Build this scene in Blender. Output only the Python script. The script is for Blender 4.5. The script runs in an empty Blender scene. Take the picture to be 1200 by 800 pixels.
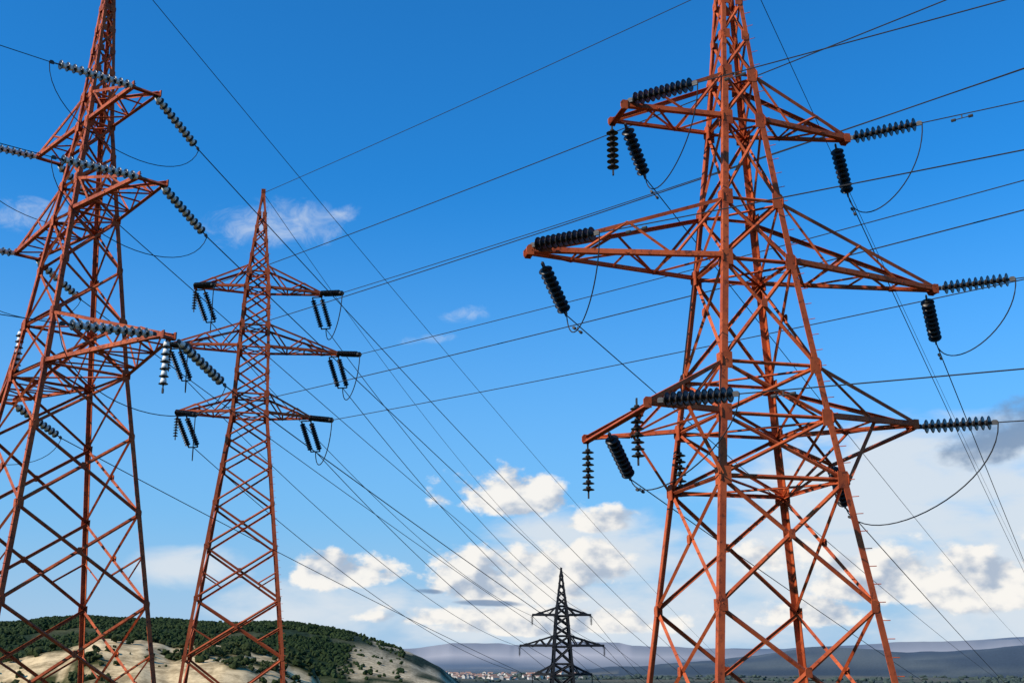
import bpy, math, random
from mathutils import Vector, noise
R = math.radians
random.seed(7)
scene = bpy.context.scene
scene.view_settings.view_transform = 'Standard'
scene.view_settings.look = 'None'
scene.view_settings.exposure = 0
V = Vector

# ------------------------------------------------------------ helpers
def interp(x, pts):
    if x <= pts[0][0]: return pts[0][1]
    for (a, b), (c, d) in zip(pts, pts[1:]):
        if x <= c:
            t = (x - a) / (c - a)
            return b + (d - b) * t
    return pts[-1][1]

def sstep(a, b, x):
    t = max(0, min(1, (x - a) / (b - a)))
    return t * t * (3 - 2 * t)

def lerp3(f, a, b): return tuple(p * (1 - f) + q * f for p, q in zip(a, b))

class MB:
    def __init__(s): s.v = []; s.f = []
    def add(s, vs, fs):
        o = len(s.v); s.v += [tuple(p) for p in vs]
        s.f += [tuple(i + o for i in f) for f in fs]
    def build(s, name, mat, parent=None, org=V((0, 0, 0)), smooth=False):
        me = bpy.data.meshes.new(name)
        me.from_pydata([(a - org.x, b - org.y, c - org.z) for a, b, c in s.v], [], s.f)
        me.materials.append(mat)
        if smooth:
            me.polygons.foreach_set('use_smooth', [True] * len(me.polygons))
        me.update()
        o = bpy.data.objects.new(name, me)
        scene.collection.objects.link(o)
        if parent: o.parent = parent
        else: o.location = org
        return o

def empty(name, loc):
    e = bpy.data.objects.new(name, None); e.location = loc
    e.empty_display_size = 1
    scene.collection.objects.link(e); return e

def beam(mb, p, q, w, out, t=None, off=0.0):
    p = V(p); q = V(q); d = (q - p)
    if d.length < 1e-4: return
    d.normalize(); t = t or max(.012, w * .14)
    n1 = V(out) - d * V(out).dot(d)
    if n1.length < 1e-3:
        n1 = V((0, 0, 1)) - d * d.z
        if n1.length < 1e-3: n1 = V((1, 0, 0))
    n1.normalize(); n2 = d.cross(n1)
    p = p + n1 * off; q = q + n1 * off
    e1 = (-n1 + n2) * .7071; e2 = (-n1 - n2) * .7071
    pr = [(0, 0), (w, 0), (w, t), (t, t), (t, w), (0, w)]
    vs = [p + e1 * a + e2 * b for a, b in pr] + [q + e1 * a + e2 * b for a, b in pr]
    fs = [(i, (i + 1) % 6, (i + 1) % 6 + 6, i + 6) for i in range(6)] + [(5, 4, 3, 2, 1, 0), (6, 7, 8, 9, 10, 11)]
    mb.add(vs, fs)

def plate(mb, c, n, up, s, th=.012):
    n = V(n).normalized(); up = V(up) - n * V(up).dot(n); up.normalize(); r = n.cross(up)
    pts = [V(c) + r * a * s + up * b * s for a, b in ((-.75, -1.1), (.55, -1.1), (.95, -.5), (.95, .6), (.5, 1.15), (-.75, 1.15))]
    k = len(pts)
    mb.add([p + n * th for p in pts] + [p - n * th for p in pts],
           [tuple(range(k)), tuple(range(2 * k - 1, k - 1, -1))] + [(i + k, (i + 1) % k + k, (i + 1) % k, i) for i in range(k)])

def tube(mb, path, r, n=6):
    path = [V(p) for p in path]; vs = []; m = len(path)
    for i, p in enumerate(path):
        d = (path[min(i + 1, m - 1)] - path[max(i - 1, 0)]).normalized()
        up = V((0, 0, 1)) if abs(d.z) < .95 else V((1, 0, 0))
        a = d.cross(up).normalized(); b = a.cross(d)
        vs += [p + (a * math.cos(2 * math.pi * k / n) + b * math.sin(2 * math.pi * k / n)) * r for k in range(n)]
    fs = [(i * n + k, i * n + (k + 1) % n, (i + 1) * n + (k + 1) % n, (i + 1) * n + k) for i in range(m - 1) for k in range(n)]
    fs += [tuple(range(n))[::-1], tuple(range((m - 1) * n, m * n))]
    mb.add(vs, fs)

def lathe(mb, p, d, prof, n=12):
    d = V(d).normalized(); up = V((0, 0, 1)) if abs(d.z) < .95 else V((1, 0, 0))
    a = d.cross(up).normalized(); b = a.cross(d); vs = []
    for (z, r) in prof:
        vs += [V(p) + d * z + (a * math.cos(2 * math.pi * k / n) + b * math.sin(2 * math.pi * k / n)) * r for k in range(n)]
    m = len(prof)
    mb.add(vs, [(i * n + k, i * n + (k + 1) % n, (i + 1) * n + (k + 1) % n, (i + 1) * n + k) for i in range(m - 1) for k in range(n)])

def string(mbd, mbf, mbc, p, q, rad=.16, pitch=.15, fit=.16):
    p = V(p); q = V(q); d = (q - p); L = d.length; d.normalize()
    tube(mbf, [p, q], .022, 6)
    n = max(3, int((L - 2 * fit) / pitch))
    pt = (L - 2 * fit) / n
    k = rad / .16
    cr = .072 if pitch < .18 else .105      # caps enlarged on long strings so their painted highlights show
    ce = .066 if pitch < .18 else .085
    for i in range(n):
        o = p + d * (fit + i * pt)
        s = pt - .15 if pitch >= .18 else 0
        lathe(mbc, o, d, [(-s, .025 * k), (-s + .006, cr * .8 * k), (.045, cr * k), (ce - .015, cr * .75 * k)], 10)
        lathe(mbd, o, d, [(.058, .05 * k), (.066, .1 * k), (.085, .145 * k), (.10, .16 * k),
                          (.108, .155 * k), (.098, .09 * k), (.105, .04 * k), (.15, .03 * k)], 14)
    for e, s in ((p, 1), (q, -1)):
        side = d.cross(V((0, 0, 1)))
        if side.length < .1: side = V((1, 0, 0))
        plate(mbf, e + d * s * .08, side, d, .07, .02)

def wire(p, q, sag, n=48):
    p = V(p); q = V(q)
    out = []
    for i in range(n + 1):
        s = (i / n) ** 1.5
        c = p.lerp(q, s); c.z -= 4 * sag * s * (1 - s); out.append(c)
    return out

def bez(a, b, c, d, n=22):
    return [V(a) * (1 - t) ** 3 + V(b) * 3 * t * (1 - t) ** 2 + V(c) * 3 * t * t * (1 - t) + V(d) * t ** 3 for t in [i / n for i in range(n + 1)]]

# ------------------------------------------------------------ materials
def newmat(name):
    m = bpy.data.materials.new(name); m.use_nodes = True
    return m, m.node_tree.nodes, m.node_tree.links, m.node_tree.nodes['Principled BSDF']

def paint(name, c1, c2, c3, rough=.5, metal=0.0, sc=1.0, spot=(.55, .66), spec=.5):
    m, N, L, b = newmat(name)
    tc = N.new('ShaderNodeTexCoord')
    n1 = N.new('ShaderNodeTexNoise'); n1.inputs['Scale'].default_value = 1.1 * sc; n1.inputs['Detail'].default_value = 5; n1.inputs['Roughness'].default_value = .7
    n2 = N.new('ShaderNodeTexNoise'); n2.inputs['Scale'].default_value = 7 * sc; n2.inputs['Detail'].default_value = 4; n2.inputs['Roughness'].default_value = .75
    L.new(tc.outputs['Object'], n1.inputs['Vector']); L.new(tc.outputs['Object'], n2.inputs['Vector'])
    r1 = N.new('ShaderNodeValToRGB'); r1.color_ramp.elements[0].position = .40; r1.color_ramp.elements[1].position = .60
    r1.color_ramp.elements[0].color = (*c1, 1); r1.color_ramp.elements[1].color = (*c2, 1)
    L.new(n1.outputs['Fac'], r1.inputs['Fac'])
    r2 = N.new('ShaderNodeValToRGB'); r2.color_ramp.elements[0].position = spot[0]; r2.color_ramp.elements[1].position = spot[1]
    L.new(n2.outputs['Fac'], r2.inputs['Fac'])
    mx = N.new('ShaderNodeMixRGB'); mx.inputs['Color2'].default_value = (*c3, 1)
    L.new(r2.outputs['Color'], mx.inputs['Fac']); L.new(r1.outputs['Color'], mx.inputs['Color1'])
    L.new(mx.outputs['Color'], b.inputs['Base Color'])
    b.inputs['Roughness'].default_value = rough; b.inputs['Metallic'].default_value = metal
    b.inputs['Specular IOR Level'].default_value = spec
    return m

M_RED = paint('red_oxide_paint', (.55, .108, .030), (.36, .064, .020), (.15, .034, .016), .65, spot=(.54, .66), spec=.2)
M_RED2 = paint('red_oxide_paint_faded', (.44, .09, .030), (.30, .060, .022), (.14, .034, .018), .7, spec=.15)
M_RED3 = paint('red_oxide_paint_aged', (.52, .108, .032), (.32, .062, .022), (.12, .03, .016), .65, spot=(.52, .64), spec=.2)
M_STEEL = paint('weathered_steel', (.016, .017, .02), (.024, .024, .026), (.016, .013, .012), .8, .0, spec=.15)
M_PORC = paint('brown_porcelain', (.010, .008, .007), (.015, .011, .009), (.025, .021, .018), .38, spec=.35)
M_GLASS = paint('dark_glass_insulator', (.010, .010, .010), (.016, .016, .015), (.04, .04, .036), .3, spec=.4)
M_CAPL = paint('zinc_cap_highlight', (.86, .84, .78), (.78, .76, .70), (.5, .48, .44), .5, .0)  # near-white colour paints bright highlights onto the caps
M_CAPD = paint('dull_cap', (.04, .036, .033), (.03, .028, .026), (.03, .02, .016), .6, .0, spec=.2)
M_FIT = paint('galvanised_fitting', (.05, .05, .05), (.035, .035, .035), (.03, .02, .015), .6, .2)
M_WIRE = paint('aluminium_conductor', (.025, .025, .027), (.035, .035, .037), (.03, .03, .03), .7, .0, spec=.2)

# ------------------------------------------------------------ terrain
RIDGES = [
 (1300, 520, 500, [(-1.2, .02), (-.6, .028), (-.45, .030), (-.41, .031), (-.36, .036), (-.29, .033), (-.24, .029), (-.187, .031), (-.155, .027), (-.13, .022), (-.105, .014), (-.085, .0085), (-.06, -.004), (-.03, -.03), (.02, -.06)], 4.0),
 (330, 130, 160, [(-1.2, -.02), (-.6, -.012), (-.45, -.006), (-.41, -.002), (-.37, .008), (-.345, .018), (-.31, .020), (-.285, .012), (-.25, .014), (-.22, .012), (-.19, .005), (-.165, -.006), (-.13, -.08)], 3.2),
 (2000, 350, 350, [(-.3, -.03), (-.14, .001), (-.11, .004), (-.085, .003), (-.06, -.007), (-.03, -.02), (0, -.03)], 4.0),
 (6500, 700, 1500, [(-.6, .008), (-.15, .009), (-.08, .0115), (-.05, .0155), (-.01, .0150), (.0, .0130), (.03, .0150), (.05, .0158), (.09, .0152), (.10, .0132), (.14, .012), (.2, .010), (.3, .014), (.38, .018), (.45, .021), (.6, .022), (1.2, .012)], 14.0),
 (3300, 800, 900, [(-.1, -.02), (.06, -.006), (.14, .000), (.20, .005), (.25, .0115), (.29, .0105), (.33, .0065), (.37, .0105), (.42, .015), (.5, .019), (.8, .014), (1.4, .0)], 12.0),
]
BR = [(0, -1.7), (10, -3.4), (28, -8.5), (160, -14.5), (420, -26), (1500, -28), (15000, -32)]
BL = [(0, -1.7), (12, -2.3), (42, -4.6), (70, -3.6), (150, -7), (320, -16), (900, -20), (1500, -26), (15000, -32)]

def terrain(x, y, info=False):
    r = math.hypot(x, y)
    if y > .01 * r: u = x / y
    else: u = 3.0 if x > 0 else -3.0
    lw = 1 - sstep(-.2, -.02, u)
    if y <= 0:
        a = math.atan2(x, y); lw = sstep(0, 1, (1 - math.sin(a)) / 2)
    base = interp(r, BR) * (1 - lw) + interp(r, BL) * lw
    base += noise.fractal(V((x, y, 3)) * .03, 1, 2, 4) * min(.5, r * .01)
    base += noise.fractal(V((x, y, 9)) * .004, 1, 2, 4) * min(3, r * .004)
    z = base; kind = 0
    if y > 0:
        Y = y / r
        for k, (r0, w1, w2, prof, na) in enumerate(RIDGES):
            e = interp(u, prof)
            top = e * r0 * Y
            if top <= base: continue
            w = w1 if r < r0 else w2
            t = 1 - abs(r - r0) / w
            if t <= 0: continue
            s = sstep(0, 1, t) if k != 3 else min(1, .5 * sstep(0, .55, t) + .5 * sstep(.62, .72, t))
            nz = noise.fractal(V((x, y, 20 * k)) * (3.5 / r0 * 3), 1, 2, 5)
            h = base + (top - base) * s + nz * na * min(1, s * 2)
            if h > z: z = h; kind = k + 1
    return (z, kind) if info else z

def haze(c, r):  # aerial haze mixed into the ground's own colour with distance
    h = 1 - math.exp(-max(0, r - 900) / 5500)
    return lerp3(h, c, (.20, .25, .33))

def limefac(x, y):
    n = noise.fractal(V((x, y, 0)) * .012, 1, 2, 5)
    n2 = noise.fractal(V((x, y, 50)) * .06, 1, 2, 6)
    return sstep(-.10, .10, n2 + .25 * n + .03)

def build_ground():
    angs = []
    a = -180.0
    while a < 180:
        angs.append(a); a += .16 if -36 <= a < 36 else 2.0
    rads = [0.8]
    while rads[-1] < 14000: rads.append(rads[-1] * (1.014 if 180 < rads[-1] < 480 else 1.040))
    na = len(angs); vs = [(0, 0, -1.7)]; cols = [(.1, .1, .04, 1)]
    for r in rads:
        for a in angs:
            x = r * math.sin(R(a)); y = r * math.cos(R(a))
            z, k = terrain(x, y, True)
            vs.append((x, y, z))
            u = x / y if y > 1 else 9
            n = noise.fractal(V((x, y, 0)) * .012, 1, 2, 5)
            c = (.10, .095, .035)
            if k == 1:
                c = (.018, .034, .010) if n + .45 > 0 else (.07, .075, .03)
                f = sstep(-.150, -.120, u + .03 * n) * sstep(-.1, .15, noise.fractal(V((x, y, 70)) * .014, 1, 2, 4) + .1)
                c = lerp3(f, c, (.56, .45, .29))
            elif k == 2:
                c = lerp3(limefac(x, y), (.045, .052, .017), (.66, .50, .29))
            elif k == 3:
                f = sstep(.0, .3, noise.fractal(V((x, y, 70)) * .01, 1, 2, 4))
                c = lerp3(f, (.03, .05, .02), (.45, .38, .26))
            elif k == 4:
                c = lerp3(sstep(-.1, .3, noise.fractal(V((x, y, 0)) * .0012, 1, 2, 4)), (.0, .02, .02), (.28, .24, .18))
            elif k == 5:
                c = lerp3(sstep(-.1, .5, noise.fractal(V((x, y, 0)) * .003, 1, 2, 4)), (.0, .012, .016), (.07, .08, .06))
            elif r > 400:
                f = sstep(-.2, .5, noise.fractal(V((x, y, 0)) * .004, 1, 2, 4))
                c = lerp3(f, (.022, .036, .02), (.12, .105, .055))
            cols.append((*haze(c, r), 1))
    fs = [(0, 1 + i, 1 + (i + 1) % na) for i in range(na)]
    for j in range(len(rads) - 1):
        b = 1 + j * na
        for i in range(na):
            i2 = (i + 1) % na
            fs.append((b + i, b + na + i, b + na + i2, b + i2))
    me = bpy.data.meshes.new('ground'); me.from_pydata(vs, [], fs)
    at = me.color_attributes.new('Col', 'FLOAT_COLOR', 'POINT')
    flat = [c for col in cols for c in col]; at.data.foreach_set('color', flat)
    me.polygons.foreach_set('use_smooth', [True] * len(me.polygons))
    m, N, L, b = newmat('terrain')
    ca = N.new('ShaderNodeVertexColor'); ca.layer_name = 'Col'
    tc = N.new('ShaderNodeTexCoord')
    n1 = N.new('ShaderNodeTexNoise'); n1.inputs['Scale'].default_value = .22; n1.inputs['Detail'].default_value = 6; n1.inputs['Roughness'].default_value = .72
    L.new(tc.outputs['Object'], n1.inputs['Vector'])
    r1 = N.new('ShaderNodeValToRGB'); r1.color_ramp.elements[0].position = .40; r1.color_ramp.elements[1].position = .60
    r1.color_ramp.elements[0].color = (.42, .38, .30, 1); r1.color_ramp.elements[1].color = (1.2, 1.15, 1.05, 1)
    L.new(n1.outputs['Fac'], r1.inputs['Fac'])
    vl = N.new('ShaderNodeVectorMath'); vl.operation = 'LENGTH'; L.new(tc.outputs['Object'], vl.inputs[0])
    fd = N.new('ShaderNodeMapRange'); fd.inputs['From Min'].default_value = 1500; fd.inputs['From Max'].default_value = 3500
    fd.inputs['To Min'].default_value = .8; fd.inputs['To Max'].default_value = .1
    L.new(vl.outputs['Value'], fd.inputs['Value'])
    mx = N.new('ShaderNodeMixRGB'); mx.blend_type = 'MULTIPLY'; L.new(fd.outputs[0], mx.inputs['Fac'])
    L.new(ca.outputs['Color'], mx.inputs['Color1']); L.new(r1.outputs['Color'], mx.inputs['Color2'])
    g = N.new('ShaderNodeNewGeometry'); sx = N.new('ShaderNodeSeparateXYZ'); L.new(g.outputs['Normal'], sx.inputs[0])
    mr = N.new('ShaderNodeMapRange'); mr.inputs['From Min'].default_value = .990; mr.inputs['From Max'].default_value = .965
    L.new(sx.outputs['Z'], mr.inputs['Value'])
    m2 = N.new('ShaderNodeMapRange'); m2.inputs['From Min'].default_value = 4500; m2.inputs['From Max'].default_value = 5000
    L.new(vl.outputs['Value'], m2.inputs['Value'])
    mm = N.new('ShaderNodeMath'); mm.operation = 'MULTIPLY'; L.new(mr.outputs[0], mm.inputs[0]); L.new(m2.outputs[0], mm.inputs[1])
    mx2 = N.new('ShaderNodeMixRGB'); mx2.inputs['Color2'].default_value = (.46, .43, .42, 1)
    L.new(mm.outputs[0], mx2.inputs['Fac']); L.new(mx.outputs['Color'], mx2.inputs['Color1'])
    L.new(mx2.outputs['Color'], b.inputs['Base Color'])
    b.inputs['Roughness'].default_value = .95; b.inputs['Specular IOR Level'].default_value = .05
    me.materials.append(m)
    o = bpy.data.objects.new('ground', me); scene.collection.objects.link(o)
build_ground()

# foliage
def ico():
    t = (1 + 5 ** .5) / 2
    v = [(-1, t, 0), (1, t, 0), (-1, -t, 0), (1, -t, 0), (0, -1, t), (0, 1, t), (0, -1, -t), (0, 1, -t), (t, 0, -1), (t, 0, 1), (-t, 0, -1), (-t, 0, 1)]
    f = [(0, 11, 5), (0, 5, 1), (0, 1, 7), (0, 7, 10), (0, 10, 11), (1, 5, 9), (5, 11, 4), (11, 10, 2), (10, 7, 6), (7, 1, 8), (3, 9, 4), (3, 4, 2), (3, 2, 6), (3, 6, 8), (3, 8, 9), (4, 9, 5), (2, 4, 11), (6, 2, 10), (8, 6, 7), (9, 8, 1)]
    return [V(p).normalized() for p in v], f
IV, IF = ico()
def blob(mb, c, rx, rz):
    rot = random.random() * 6.28
    cs, sn = math.cos(rot), math.sin(rot)
    vs = []
    for p in IV:
        k = random.uniform(.55, 1.3)
        x, y = p.x * cs - p.y * sn, p.x * sn + p.y * cs
        vs.append((c[0] + x * rx * k, c[1] + y * rx * k, c[2] + p.z * rz * k))
    mb.add(vs, IF)
def leafmat(name, c1, c2, sc=.05):
    return paint(name, c1, c2, tuple(a * .5 for a in c1), .95, 0, sc, spec=.1)
M_FOR = leafmat('pine_foliage', (.016, .030, .010), (.034, .050, .017), .02)
M_SHR = leafmat('scrub_foliage', (.022, .034, .010), (.045, .055, .020), .25)
mb = MB()
for i in range(17000):
    u = random.uniform(-.62, -.09); r = 1300 - abs(random.gauss(0, 150)) if random.random() < .7 else random.uniform(850, 1340)
    a = math.atan(u); x, y = r * math.sin(a), r * math.cos(a)
    z, k = terrain(x, y, True)
    if k != 1: continue
    if noise.fractal(V((x, y, 0)) * .012, 1, 2, 5) < -.35: continue
    if u > -.135 and random.random() < .85: continue
    s = random.uniform(1.2, 2.6)
    blob(mb, (x, y, z + s * .4), s, s * random.uniform(.8, 1.3))
mb.build('distant_forest', M_FOR)
mb = MB()
for i in range(5500):
    u = random.uniform(-.6, -.13); r = random.uniform(190, 400)
    a = math.atan(u); x, y = r * math.sin(a), r * math.cos(a)
    z, k = terrain(x, y, True)
    if limefac(x, y) > .5 and random.random() < .9: continue
    s = random.uniform(.3, 1.4)
    for j in range(3):
        blob(mb, (x + random.uniform(-s, s) * .6, y + random.uniform(-s, s) * .6, z + s * random.uniform(.2, .9)), s * random.uniform(.4, .8), s * random.uniform(.4, .8))
mb.build('hillside_scrub', M_SHR)
mb = MB()
for i in range(2200):
    u = random.uniform(-.2, .6); r = random.uniform(1750, 3000)
    a = math.atan(u); x, y = r * math.sin(a), r * math.cos(a)
    z, k = terrain(x, y, True)
    if k == 5 or noise.fractal(V((x, y, 0)) * .004, 1, 2, 4) > .05: continue
    s = random.uniform(2, 4.5)
    blob(mb, (x, y, z + s * .4), s * 1.5, s)
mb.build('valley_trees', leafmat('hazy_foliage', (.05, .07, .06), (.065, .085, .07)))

# village
M_WALL = paint('whitewash_wall', (.70, .64, .55), (.55, .5, .43), (.4, .38, .33), .9, 0, .1)
M_ROOF = paint('tile_roof', (.34, .17, .11), (.26, .17, .13), (.2, .2, .2), .8, 0, .02)
O = V((-150, 2250, -28))
vil = empty('distant_village', O)
w = MB(); rf = MB()
for i in range(230):
    u = random.gauss(-.06, .06); r = random.uniform(1950, 2900)
    if u < -.16 or u > .08: continue
    a = math.atan(u); x, y = r * math.sin(a), r * math.cos(a)
    z, k = terrain(x, y, True)
    if k != 0: continue
    lx, ly, h, rh = random.uniform(7, 14), random.uniform(6, 9), random.uniform(3, 6), random.uniform(1.5, 3)
    th = random.random() * 3.14; c, s = math.cos(th), math.sin(th)
    P = lambda px, py, pz: (x + px * c - py * s, y + px * s + py * c, z - 1 + pz)
    X, Yy = lx / 2, ly / 2
    w.add([P(-X, -Yy, 0), P(X, -Yy, 0), P(X, Yy, 0), P(-X, Yy, 0), P(-X, -Yy, h), P(X, -Yy, h), P(X, Yy, h), P(-X, Yy, h), P(-X, 0, h + rh), P(X, 0, h + rh)],
          [(0, 1, 5, 4), (2, 3, 7, 6), (1, 2, 6, 9, 5), (3, 0, 4, 8, 7)])
    X += .4; Yy2 = Yy + .6
    rf.add([P(-X, -Yy2, h - .2), P(X, -Yy2, h - .2), P(X, 0, h + rh + .25), P(-X, 0, h + rh + .25), P(X, Yy2, h - .2), P(-X, Yy2, h - .2)], [(0, 1, 2, 3), (3, 2, 4, 5)])
w.build('walls', M_WALL, vil, O); rf.build('roofs', M_ROOF, vil, O)

# ------------------------------------------------------------ pylons
class Tower:
    def __init__(s, name, x, y, yaw, prof, breaks, legw, brw, mat, arms, gus=True, redund=0, horiz=()):
        s.x, s.y = x, y; s.c, s.s = math.cos(R(yaw)), math.sin(R(yaw)); s.prof = prof
        A = interp(breaks[0], prof)
        s.zb = min(terrain(*s.W(a, b, 0).xy) for a in (-A, A) for b in (-A, A)) - .2
        s.mat = mat; s.mb = MB(); s.name = name; s.gus = gus
        s.root = empty(name, (x, y, s.zb)); s.org = V((x, y, s.zb))
        s.disc = MB(); s.fit = MB(); s.jump = MB(); s.cap = MB()
        cen = lambda z: s.W(0, 0, z)
        bks = list(breaks); bks[0] = min(bks[0], s.zb)
        for i in range(4):
            for z0, z1 in zip(bks, bks[1:]):
                p, q = s.cor(i, z0), s.cor(i, z1)
                lw = legw * (1 if z0 < horiz[-1] else .75)
                beam(s.mb, p, q, lw, p - cen(z0))
            p = s.cor(i, bks[0]); lathe(s.fit, p + V((0, 0, -.6)), V((0, 0, 1)), [(0, .45), (.9, .45), (1.0, .35), (1.0, .01)], 8)
        for z0, z1 in zip(bks, bks[1:]):
            h = z1 - z0
            for i in range(4):
                j = (i + 1) % 4
                a0, b0, a1, b1 = s.cor(i, z0), s.cor(j, z0), s.cor(i, z1), s.cor(j, z1)
                out = ((a0 + b0) / 2 - cen(z0)); out.z = 0; out.normalize()
                big = h > 2.4
                bw = brw * (1.0 if big else .85) * (.8 if z0 > horiz[-1] else 1)
                beam(s.mb, a0, b1, bw, out, off=.0)
                beam(s.mb, b0, a1, bw, out, off=-.035)
                wa = (b0 - a0).length; wb = (b1 - a1).length; t = wa / (wa + wb)
                X = a0.lerp(b1, t)
                if gus and big:
                    plate(s.mb, X + out * .02, out, V((0, 0, 1)), bw * 1.2)
                if redund and h > redund:
                    for (l0, l1, d0, d1) in ((a0, a1, a0, b1), (b0, b1, b0, a1)):
                        m = d0.lerp(d1, t * .55)
                        beam(s.mb, l0.lerp(l1, t), m, bw * .6, out, off=-.015)
                if z1 in horiz:
                    beam(s.mb, a1, b1, bw, out, off=-.02)
                if gus:
                    pw = legw * (1.15 if z1 in horiz else .75)
                    plate(s.mb, a1 + out * .012 + (b1 - a1).normalized() * legw * .8, out, V((0, 0, 1)), pw)
                    plate(s.mb, b1 + out * .012 - (b1 - a1).normalized() * legw * .8, out, V((0, 0, -1)), pw)
            if z1 in horiz:
                beam(s.mb, s.cor(0, z1), s.cor(2, z1), brw * .8, V((0, 0, 1)))
                beam(s.mb, s.cor(1, z1), s.cor(3, z1), brw * .8, V((0, 0, 1)), off=-.05)
        z = bks[0] + 2.5
        while gus and z < bks[-1] - 1:
            p = s.cor(1, z); o = p - cen(z); o.z = 0; o.normalize()
            tube(s.mb, [p, p + o * .16], .01, 4); z += .4
        for a in arms: s.arm(*a, brw=brw)
    def W(s, lx, ly, z): return V((s.x + lx * s.c - ly * s.s, s.y + lx * s.s + ly * s.c, z))
    def cor(s, i, z):
        a = interp(z, s.prof); sx, sy = ((-1, -1), (1, -1), (1, 1), (-1, 1))[i]
        return s.W(a * sx, a * sy, z)
    def arm(s, side, z, L, ht, y0, y1, n, dz=0, brw=.08):
        ia, ib = (0, 3) if side < 0 else (1, 2)
        Bn0, Bf0, Tn0, Tf0 = s.cor(ia, z), s.cor(ib, z), s.cor(ia, z + ht), s.cor(ib, z + ht)
        Bn1, Bf1 = s.W(side * L, y0, z + dz), s.W(side * L, y1, z + dz)
        Tn1, Tf1 = Bn1 + V((0, 0, .12)), Bf1 + V((0, 0, .12))
        yn = s.W(0, -1, 0) - s.W(0, 0, 0); up = V((0, 0, 1)); m = s.mb
        beam(m, Bn0, Bn1, brw * 1.6, yn - up * .9); beam(m, Bf0, Bf1, brw * 1.6, -yn - up * .9)
        beam(m, Tn0, Tn1, brw * 1.2, yn + up * .9); beam(m, Tf0, Tf1, brw * 1.2, -yn + up * .9)
        beam(m, Bn1, Bf1, brw * 1.6, up, off=.03)
        for k in range(n):
            t0, t1 = k / n, (k + 1) / n
            b = brw * .7
            if k % 2 == 0:
                beam(m, Bn0.lerp(Bn1, t0), Bf0.lerp(Bf1, t1), b, -up)
            else:
                beam(m, Bf0.lerp(Bf1, t0), Bn0.lerp(Bn1, t1), b, -up)
            if k < n - 1:
                beam(m, Bn0.lerp(Bn1, t1), Bf0.lerp(Bf1, t1), b, -up, off=-.02)
            for (B0, B1, T0, T1, o) in ((Bn0, Bn1, Tn0, Tn1, yn), (Bf0, Bf1, Tf0, Tf1, -yn)):
                if k % 2 == 0: beam(m, T0.lerp(T1, t0), B0.lerp(B1, t1), b, o)
                else: beam(m, B0.lerp(B1, t0), T0.lerp(T1, t1), b, o)
        if s.gus:
            for P in (Bn1, Bf1):
                plate(m, P + V((0, 0, .04)), yn, up, .11, .02)
    def st(s, p, d, L, drop, rad=.16, double=0, fit=.16, pitch=.15):
        d = V((d[0], d[1], 0)).normalized()
        q = V(p) + d * L; q.z -= drop
        if double:
            sd = d.cross(V((0, 0, 1))) * double
            string(s.disc, s.fit, s.cap, V(p) + sd, q + sd, rad, fit=fit); string(s.disc, s.fit, s.cap, V(p) - sd, q - sd, rad, fit=fit)
            tube(s.fit, [q + sd, q - sd], .04); tube(s.fit, [V(p) + sd, V(p) - sd], .04)
        else:
            string(s.disc, s.fit, s.cap, p, q, rad, pitch, fit)
        return q
    def loop(s, a, b, drop, r=.016):
        a = V(a); b = V(b)
        tube(s.jump, bez(a, a + V((0, 0, -drop)) + (b - a) * .02, b + V((0, 0, -drop * .9)) - (b - a) * .1, b), r, 6)
    def hang(s, p, L, rad=.16, pitch=.15):
        string(s.disc, s.fit, s.cap, p, V(p) - V((0, 0, L)), rad, pitch)
    def damper(s, p, d, r=.02):
        d = V(d).normalized(); p = V(p)
        c = p - V((0, 0, .09))
        tube(s.fit, [p, c], .015); tube(s.fit, [c - d * .22, c + d * .22], .012)
        for k in (-1, 1): tube(s.fit, [c + d * k * .16, c + d * k * .27], .04)
    def done(s, dmat, cmat):
        s.mb.build('steel_lattice', s.mat, s.root, s.org)
        if s.disc.v: s.disc.build('insulator_discs', dmat, s.root, s.org, True)
        if s.cap.v: s.cap.build('insulator_caps', cmat, s.root, s.org, True)
        if s.fit.v: s.fit.build('fittings', M_FIT, s.root, s.org)
        if s.jump.v: s.jump.build('jumper_cables', M_WIRE, s.root, s.org)

def line_obj(mb): mb.build('power_line', M_WIRE)

# ---- right tower
T1 = Tower('transmission_tower', 5.9, 28.0, 14,
    [(-8, 3.0), (-.5, 2.15), (5.6, 1.42), (9.62, .97), (13.63, .58), (17.5, .28), (20.2, .06)],
    [-8.2, -5.0, -1.9, 1.2, 4.1, 5.6, 6.9, 9.62, 11.3, 13.63, 15.0, 16.2, 17.3, 18.3, 20.2], .155, .078, M_RED,
    [(-1, 13.63, 3.25, 1.35, -.5, .5, 3), (1, 13.63, 3.25, 1.35, -.12, .12, 3),
     (-1, 9.62, 5.65, 1.65, -.15, .15, 4), (1, 9.62, 5.5, 1.65, -.12, .12, 4, -.1),
     (-1, 5.6, 3.45, 1.3, -2.0, 2.6, 2, -.05), (1, 5.6, 4.5, 1.3, -.15, .15, 2, .2)],
    horiz=(4.1, 5.6, 6.9, 9.62, 11.3, 13.63, 15.0))
Q = T1.W(3.15, 1.8, 5.1); tipLR = T1.W(4.5, 0, 5.8)
for a, b, w_ in ((Q, tipLR, .11), (Q, T1.cor(2, 5.6), .1), (Q, T1.cor(2, 6.9), .08), (Q, T1.cor(2, 4.1), .08), (T1.cor(1, 4.1), T1.W(3.0, -.6, 5.75), .08), (T1.cor(2, 4.1), T1.W(3.0, .6, 5.75), .08)):
    beam(T1.mb, a, b, w_, V((0, 0, 1)))
for a, b in ((T1.cor(0, 4.1), T1.W(-2.4, -1.7, 5.6)), (T1.cor(3, 4.1), T1.W(-2.4, 2.0, 5.6))):
    beam(T1.mb, a, b, .085, V((0, 0, -1)))
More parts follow.
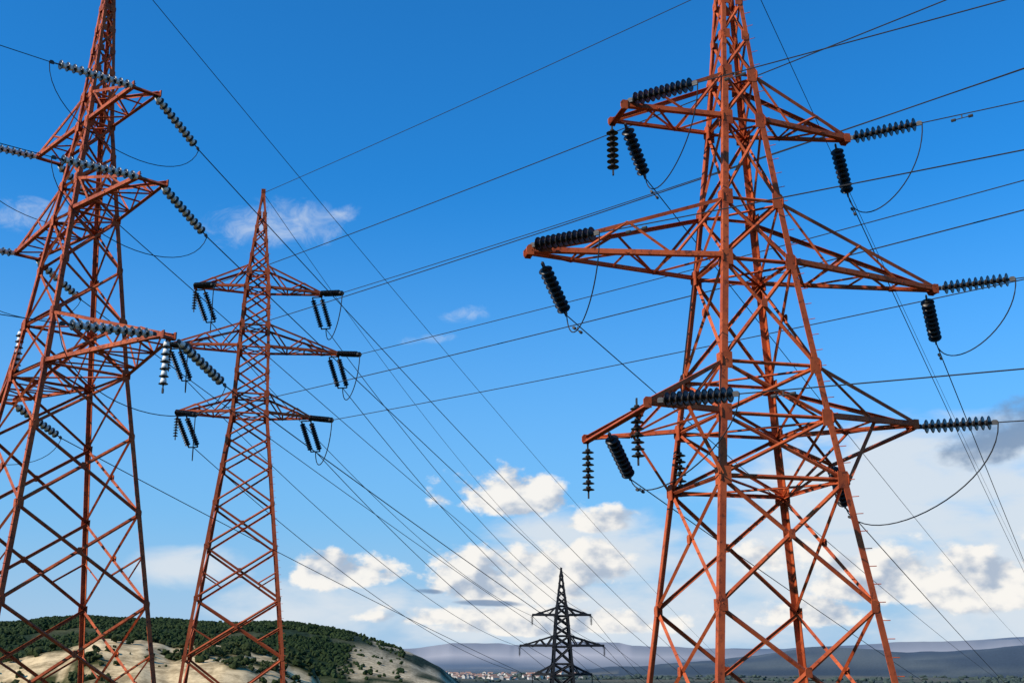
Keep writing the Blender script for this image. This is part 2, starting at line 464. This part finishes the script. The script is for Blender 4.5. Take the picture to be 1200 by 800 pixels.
N1 = V((.8, -.6, 0)); F1 = V((.44, .9, 0)).normalized()
mbN = MB(); mbF = MB()
def span(mbx, q, d, L, dz, sag, r=.015):
    e = V(q) + V(d).normalized() * L; e.z += dz
    tube(mbx, wire(q, e, sag), r, 5)
specs = [
 (T1.W(3.3, -.05, 13.68), T1.W(3.0, .1, 13.55), 0, 1.7),
 (T1.W(5.6, 0, 9.6), T1.W(5.3, .05, 9.4), -12, 1.3),
 (T1.W(4.6, 0, 5.8), Q + V((0, 0, -.05)), -25, 1.7),
 (T1.W(-3.15, -.45, 13.8), T1.W(-3.0, .2, 13.5), -2, 1.5),
 (T1.W(-5.65, -.1, 9.78), T1.W(-5.3, .1, 9.45), -14, 1.6),
 (T1.W(-3.2, -1.95, 5.65), T1.W(-3.3, 1.2, 5.5), -28, 1.2)]
for a, b, ez, ld in specs:
    qn = T1.st(a, N1, 2.0, .12, .18)
    qf = T1.st(b, F1, 1.5, .95, .18)
    T1.loop(qn, qf, ld)
    span(mbN, qn, N1, 190, 7, 4.5); span(mbF, qf, F1, 520, ez - qf.z, 6.5)
    T1.damper(qf + F1 * .7 + V((0, 0, -.12)), F1); T1.damper(qn + N1 * 1.0 + V((0, 0, -.07)), N1)
T1.hang(T1.W(-3.25, .5, 13.6), 1.45); T1.hang(T1.W(-3.4, 2.6, 5.5), 1.45); T1.hang(T1.W(-3.2, -.6, 6.0), 1.6)
T1.hang(T1.W(-1.35, 1.4, 5.3), 1.3)
span(mbN, T1.W(0, 0, 20.1), N1, 190, 6, 3.5, .012); span(mbF, T1.W(0, 0, 20.1), F1, 520, -16, 5, .012)
T1.done(M_PORC, M_CAPD); line_obj(mbN); line_obj(mbF)

# ---- distant steel tower
T4 = Tower('transmission_tower', 6.7, 160, 4,
    [(-14, 2.8), (-1.7, 1.45), (2, 1.2), (6, .9), (9, .5), (12.4, .1)],
    [-14.5, -10.5, -7.4, -4.4, -1.7, -.2, 2.0, 3.4, 4.7, 6.0, 7.3, 8.4, 9.4, 10.3, 11.2, 12.4], .28, .18, M_STEEL,
    [(-1, 6.0, 4.0, 1.2, -.2, .2, 3), (1, 6.0, 4.0, 1.2, -.2, .2, 3), (-1, 2.0, 5.7, 1.5, -.2, .2, 5), (1, 2.0, 5.7, 1.5, -.2, .2, 5),
     (-1, -1.7, 4.0, 1.4, -.2, .2, 3), (1, -1.7, 4.0, 1.4, -.2, .2, 3)], gus=False, horiz=(-1.7, -.2, 2.0, 3.4, 6.0, 7.3))
T4tips = [T4.W(sx * L, 0, z) for z, L in ((6.0, 4.0), (2.0, 5.7), (-1.7, 4.0)) for sx in (-1, 1)]

# ---- middle left tower
T2 = Tower('transmission_tower', -15.75, 68.0, 12,
    [(-3, 3.1), (-1, 2.85), (14.2, 1.1), (18.3, .95), (22.1, .78), (28.7, .10)],
    [-3.4, .2, 3.4, 6.3, 8.8, 11, 12.7, 14.2, 15.4, 16.8, 18.3, 19.7, 20.9, 22.1, 23.2, 24.3, 25.3, 26.2, 27.1, 28.7], .17, .095, M_RED2,
    [(-1, 22.1, 3.7, 1.5, -.3, .3, 3), (1, 22.1, 3.9, 1.5, -.3, .3, 3), (-1, 18.3, 4.9, 1.5, -.3, .3, 4), (1, 18.3, 5.1, 1.5, -.3, .3, 4),
     (-1, 14.2, 4.2, 1.3, -.3, .3, 3), (1, 14.2, 3.6, 1.3, -.3, .3, 3)], redund=2.7, horiz=(14.2, 15.4, 18.3, 19.7, 22.1, 23.2))
N2 = V((.70, -.71, 0)); F2 = V((.25, .97, 0))
mbN = MB(); mbF = MB()
i = 0
for z, Ll, Lr in ((22.1, 3.7, 3.9), (18.3, 4.9, 5.1), (14.2, 4.2, 3.6)):
    for sx, L in ((-1, Ll), (1, Lr)):
        qn = T2.st(T2.W(sx * L, -.25, z), N2, 2.2, .45, .17, double=.12)
        qf = T2.st(T2.W(sx * (L - .25), .25, z - .1), F2, 1.6, 1.6, .17, double=.3)
        T2.loop(qn, qf, 2.2, .03)
        span(mbN, qn, N2, 190, 5, 3.0, .022)
        tube(mbF, wire(qf, T4tips[i], 2.4), .024, 5)
        i += 1
    T2.hang(T2.W(-Ll, 0, z - .1), 1.5, .15)
span(mbN, T2.W(0, 0, 28.6), N2, 190, 4, 3, .018); tube(mbF, wire(T2.W(0, 0, 28.6), T4.W(0, 0, 12.4), 2), .018, 5)
T2.done(M_PORC, M_CAPD); line_obj(mbN); line_obj(mbF)
mbF = MB()
for k, p in enumerate(T4tips):
    T4.hang(p, 1.3, .2)
    tube(mbF, wire(p, V((p.x + 80, 460, -30)), 7), .035, 4)
line_obj(mbF)
T4.done(M_PORC, M_CAPD)

# ---- left tower
T3 = Tower('transmission_tower', -15.4, 39.0, -46,
    [(-5, 3.3), (-.6, 2.75), (9.6, 1.48), (15.3, .88), (19.0, .50), (24.3, .2), (26.5, .06)],
    [-5.2, -1.6, 1.8, 4.8, 7.4, 9.55, 11.4, 13.4, 15.3, 16.6, 17.8, 19.0, 20.2, 21.2, 22.1, 23, 23.9, 24.8, 26.5], .155, .085, M_RED3,
    [(-1, 19.0, 4.0, 1.2, -.5, .5, 3), (1, 19.0, 4.0, 1.2, -.5, .5, 3), (-1, 15.3, 5.1, 1.3, -.5, .5, 4), (1, 15.3, 5.1, 1.3, -.5, .5, 4),
     (-1, 9.55, 5.6, 1.85, -.3, .3, 4), (1, 9.55, 7.1, 1.85, -.2, .2, 5)], redund=2.9, horiz=(9.55, 11.4, 15.3, 16.6, 19.0, 20.2))
N3 = V((-.65, -.76, 0)); F3 = V((.30, .95, 0))
mbN = MB(); mbF = MB()
for z, Ll, Lr in ((19.0, 4.0, 4.0), (15.3, 5.1, 5.1), (9.55, 5.6, 7.1)):
    for sx, L in ((-1, Ll), (1, Lr)):
        qn = T3.st(T3.W(sx * L, -.4, z), N3, 3.1, .35, .165, fit=.25, pitch=.23)
        qf = T3.st(T3.W(sx * L, .3, z - .05), F3, 2.9, .8, .165, fit=.25, pitch=.23)
        T3.loop(qn, qf, 2.4, .014)
        span(mbN, qn, N3, 160, 4, 4, .014); span(mbF, qf, F3, 330, -22 - qf.z, 6, .02)
T3.hang(T3.W(7.0, 0, 9.5), 1.7, .15, .21); T3.hang(T3.W(-1.4, -1.3, 11.3), 1.8, .15, .21)
span(mbN, T3.W(0, 0, 26.4), N3, 160, 4, 4, .012); span(mbF, T3.W(0, 0, 26.4), F3, 330, -42, 5, .016)
T3.done(M_GLASS, M_CAPL); line_obj(mbN); line_obj(mbF)

# ------------------------------------------------------------ light
sun = bpy.data.lights.new('sun', 'SUN'); sun.energy = 5.0; sun.angle = R(.5); sun.color = (1, .92, .80)
so = bpy.data.objects.new('sun', sun); scene.collection.objects.link(so)
EL, AZ = 34, 241
sd = V((math.sin(R(AZ)) * math.cos(R(EL)), math.cos(R(AZ)) * math.cos(R(EL)), math.sin(R(EL))))
so.rotation_euler = sd.to_track_quat('Z', 'Y').to_euler(); so.location = (-20, -30, 50)

world = bpy.data.worlds.new('World'); scene.world = world; world.use_nodes = True
try: world.cycles.sampling_method = 'NONE'
except Exception: pass
N = world.node_tree.nodes; L = world.node_tree.links
bg = N['Background']
def mth(op, a, b=None, c=None, clamp=False):
    n = N.new('ShaderNodeMath'); n.operation = op; n.use_clamp = clamp
    for i, v in enumerate((a, b, c)):
        if v is None: continue
        if isinstance(v, (int, float)): n.inputs[i].default_value = v
        else: L.new(v, n.inputs[i])
    return n.outputs[0]
def mrange(v, a, b, c=0, d=1, smooth=True):
    n = N.new('ShaderNodeMapRange'); n.interpolation_type = 'SMOOTHSTEP' if smooth else 'LINEAR'
    L.new(v, n.inputs['Value'])
    for k, x in zip(('From Min', 'From Max', 'To Min', 'To Max'), (a, b, c, d)): n.inputs[k].default_value = x
    return n.outputs[0]
def mix(f, a, b, bt='MIX'):
    n = N.new('ShaderNodeMixRGB'); n.blend_type = bt
    for i, v in zip(('Fac', 'Color1', 'Color2'), (f, a, b)):
        if isinstance(v, (int, float)): n.inputs[i].default_value = v
        elif isinstance(v, tuple): n.inputs[i].default_value = (*v, 1)
        else: L.new(v, n.inputs[i])
    return n.outputs[0]
sky = N.new('ShaderNodeTexSky'); sky.sky_type = 'NISHITA'; sky.sun_disc = False
sky.sun_elevation = R(EL); sky.sun_rotation = R(AZ); sky.air_density = 1.0; sky.dust_density = .3; sky.ozone_density = 3.0
skycol = mix(1.0, sky.outputs[0], (.20, 1.22, 1.98), 'MULTIPLY')
tc = N.new('ShaderNodeTexCoord'); sx = N.new('ShaderNodeSeparateXYZ'); L.new(tc.outputs['Generated'], sx.inputs[0])
az = mth('MULTIPLY', mth('ARCTAN2', sx.outputs[0], sx.outputs[1]), 57.2958)
el = mth('MULTIPLY', mth('ARCSINE', sx.outputs[2]), 57.2958)
def nz(dx, dy, sc, det=5, rough=.58, seed=0, dist=0.0, ysc=1.5):
    cb = N.new('ShaderNodeCombineXYZ')
    L.new(mth('ADD', az, dx), cb.inputs[0]); L.new(mth('MULTIPLY', mth('ADD', el, dy), ysc), cb.inputs[1]); cb.inputs[2].default_value = seed
    n = N.new('ShaderNodeTexNoise'); n.inputs['Scale'].default_value = sc; n.inputs['Detail'].default_value = det
    n.inputs['Roughness'].default_value = rough; n.inputs['Distortion'].default_value = dist
    L.new(cb.outputs[0], n.inputs['Vector']); return n.outputs['Fac']
def ell(a0, e0, w, h, flat=1.0, tilt=0.0):
    dx = mth('MULTIPLY', mth('SUBTRACT', az, a0), 1 / w)
    dy = mth('MULTIPLY', mth('SUBTRACT', el, e0), 1 / h)
    if tilt: dy = mth('SUBTRACT', dy, mth('MULTIPLY', dx, tilt))
    if flat != 1: dy = mth('MAXIMUM', dy, mth('MULTIPLY', dy, -flat))
    return mth('SUBTRACT', 1, mth('ADD', mth('MULTIPLY', dx, dx), mth('MULTIPLY', dy, dy)))
def group(lst):
    o = None
    for p in lst:
        e = mth('MAXIMUM', ell(*p[:6]), -3)
        if len(p) > 6: e = mth('SUBTRACT', e, p[6])
        o = e if o is None else mth('MAXIMUM', o, e)
    return o
n_a = nz(0, 0, .42, 6, .57, 1.3); n_b = nz(-.55, .5, .42, 3, .5, 1.3)
n_s = nz(0, 0, .26, 4, .55, 7.7, .3, 2.6)
W = group([(18.5, 7.9, 9.5, 3.2, 1, .10), (14, 4.6, 7, 2.4, 1, 0), (24, 4, 7.5, 6.0, 1, 0), (4, 2.0, 12, 1.9, 1, 0), (-15.5, 4.2, 3.2, 1.1, 1, .1, .15), (3.5, 5.2, 6.5, 2.2, 1, 0, .2), (-9, 2.4, 6, 1.6, 1, 0, .2)])
wd = mrange(mth('ADD', W, mth('MULTIPLY', mth('SUBTRACT', n_s, .5), 2.0)), -.25, .85, 0, .92)
c = mix(mrange(el, -2, 24, .95, 0), skycol, (2.6, 5.0, 7.8))
c = mix(mrange(el, -1, 7.5, .62, 0), c, (5.2, 6.4, 7.9))
c = mix(wd, c, (7.0, 7.7, 8.4))
Wi = group([(-12.2, 20.8, 3.4, 1.2, 1, .25), (-9.0, 21.5, 1.6, .5, 1, .9, .2), (-2.4, 16.8, 1.5, .45, 1, .3, .3), (-4.0, 15.6, 2.0, .3, 1, .5, .45), (-24.2, 20, 2.5, .8, 1, .2, .2)])
wi = mrange(mth('ADD', Wi, mth('MULTIPLY', mth('SUBTRACT', nz(0, 0, .6, 5, .66, 3.1, .9, 1.5), .5), 3.4)), -.3, 2.0, 0, .62)
c = mix(wi, c, (7.0, 7.7, 8.6))
C = group([(-.4, 7.6, 3.9, 1.8, 2.2, 0), (.4, 3.6, 5.2, 2.4, 2.2, 0), (4.0, 4.4, 2.4, 1.6, 2, 0, .1), (4.5, 6.5, 2.5, 1.0, 2.0, 0, .15), (-8.2, 4.0, 3.4, 1.3, 1.9, .08, .0), (17.7, 3.4, 3.4, 2.1, 2, 0), (21.8, 3.1, 4.2, 2.1, 2, 0), (12.5, 4.8, 2.8, 1.3, 1.5, 0, .15), (2.5, 1.7, 7.5, 1.0, 2, 0, .0), (13, 2.0, 5, 1.1, 2, 0, .1), (-3.5, 2.0, 4, .8, 2, 0, .15), (27, 5, 4, 2, 2, 0)])
cd = mrange(mth('ADD', C, mth('MULTIPLY', mth('SUBTRACT', n_a, .5), 3.6)), .06, .62)
sh = mrange(mth('ADD', mth('MULTIPLY', mth('SUBTRACT', n_a, n_b), 2.6), mth('MULTIPLY', mth('SUBTRACT', C, .5), -.14)), -.50, .22)  # sunlit and shaded cloud sides put into the colour by offset noise
ccol = mix(sh, (4.2, 5.0, 6.2), (9.6, 9.3, 8.8))
c = mix(mth('MULTIPLY', cd, .96), c, ccol)
G = group([(22.8, 9.6, 3.1, 1.3, 1.3, .35), (25.5, 10.8, 3, 1.6, 1, .2), (-4.1, 3.3, 1.0, .16, 1, -.4, .0), (-1.2, 2.75, 2.0, .18, 1, -.3)])
gd = mrange(mth('ADD', G, mth('MULTIPLY', mth('SUBTRACT', n_a, .5), 2.6)), .1, .9, 0, .88)
c = mix(gd, c, (1.9, 2.9, 4.5))
L.new(c, bg.inputs['Color']); bg.inputs['Strength'].default_value = .1

# ------------------------------------------------------------ camera
cam = bpy.data.cameras.new('camera'); cam.lens = 40.6; cam.sensor_width = 36; cam.clip_end = 40000; cam.clip_start = .1
co = bpy.data.objects.new('camera', cam); scene.collection.objects.link(co)
co.location = (0, 0, 0); co.rotation_euler = (R(90 + 15.5), 0, 0)
scene.camera = co
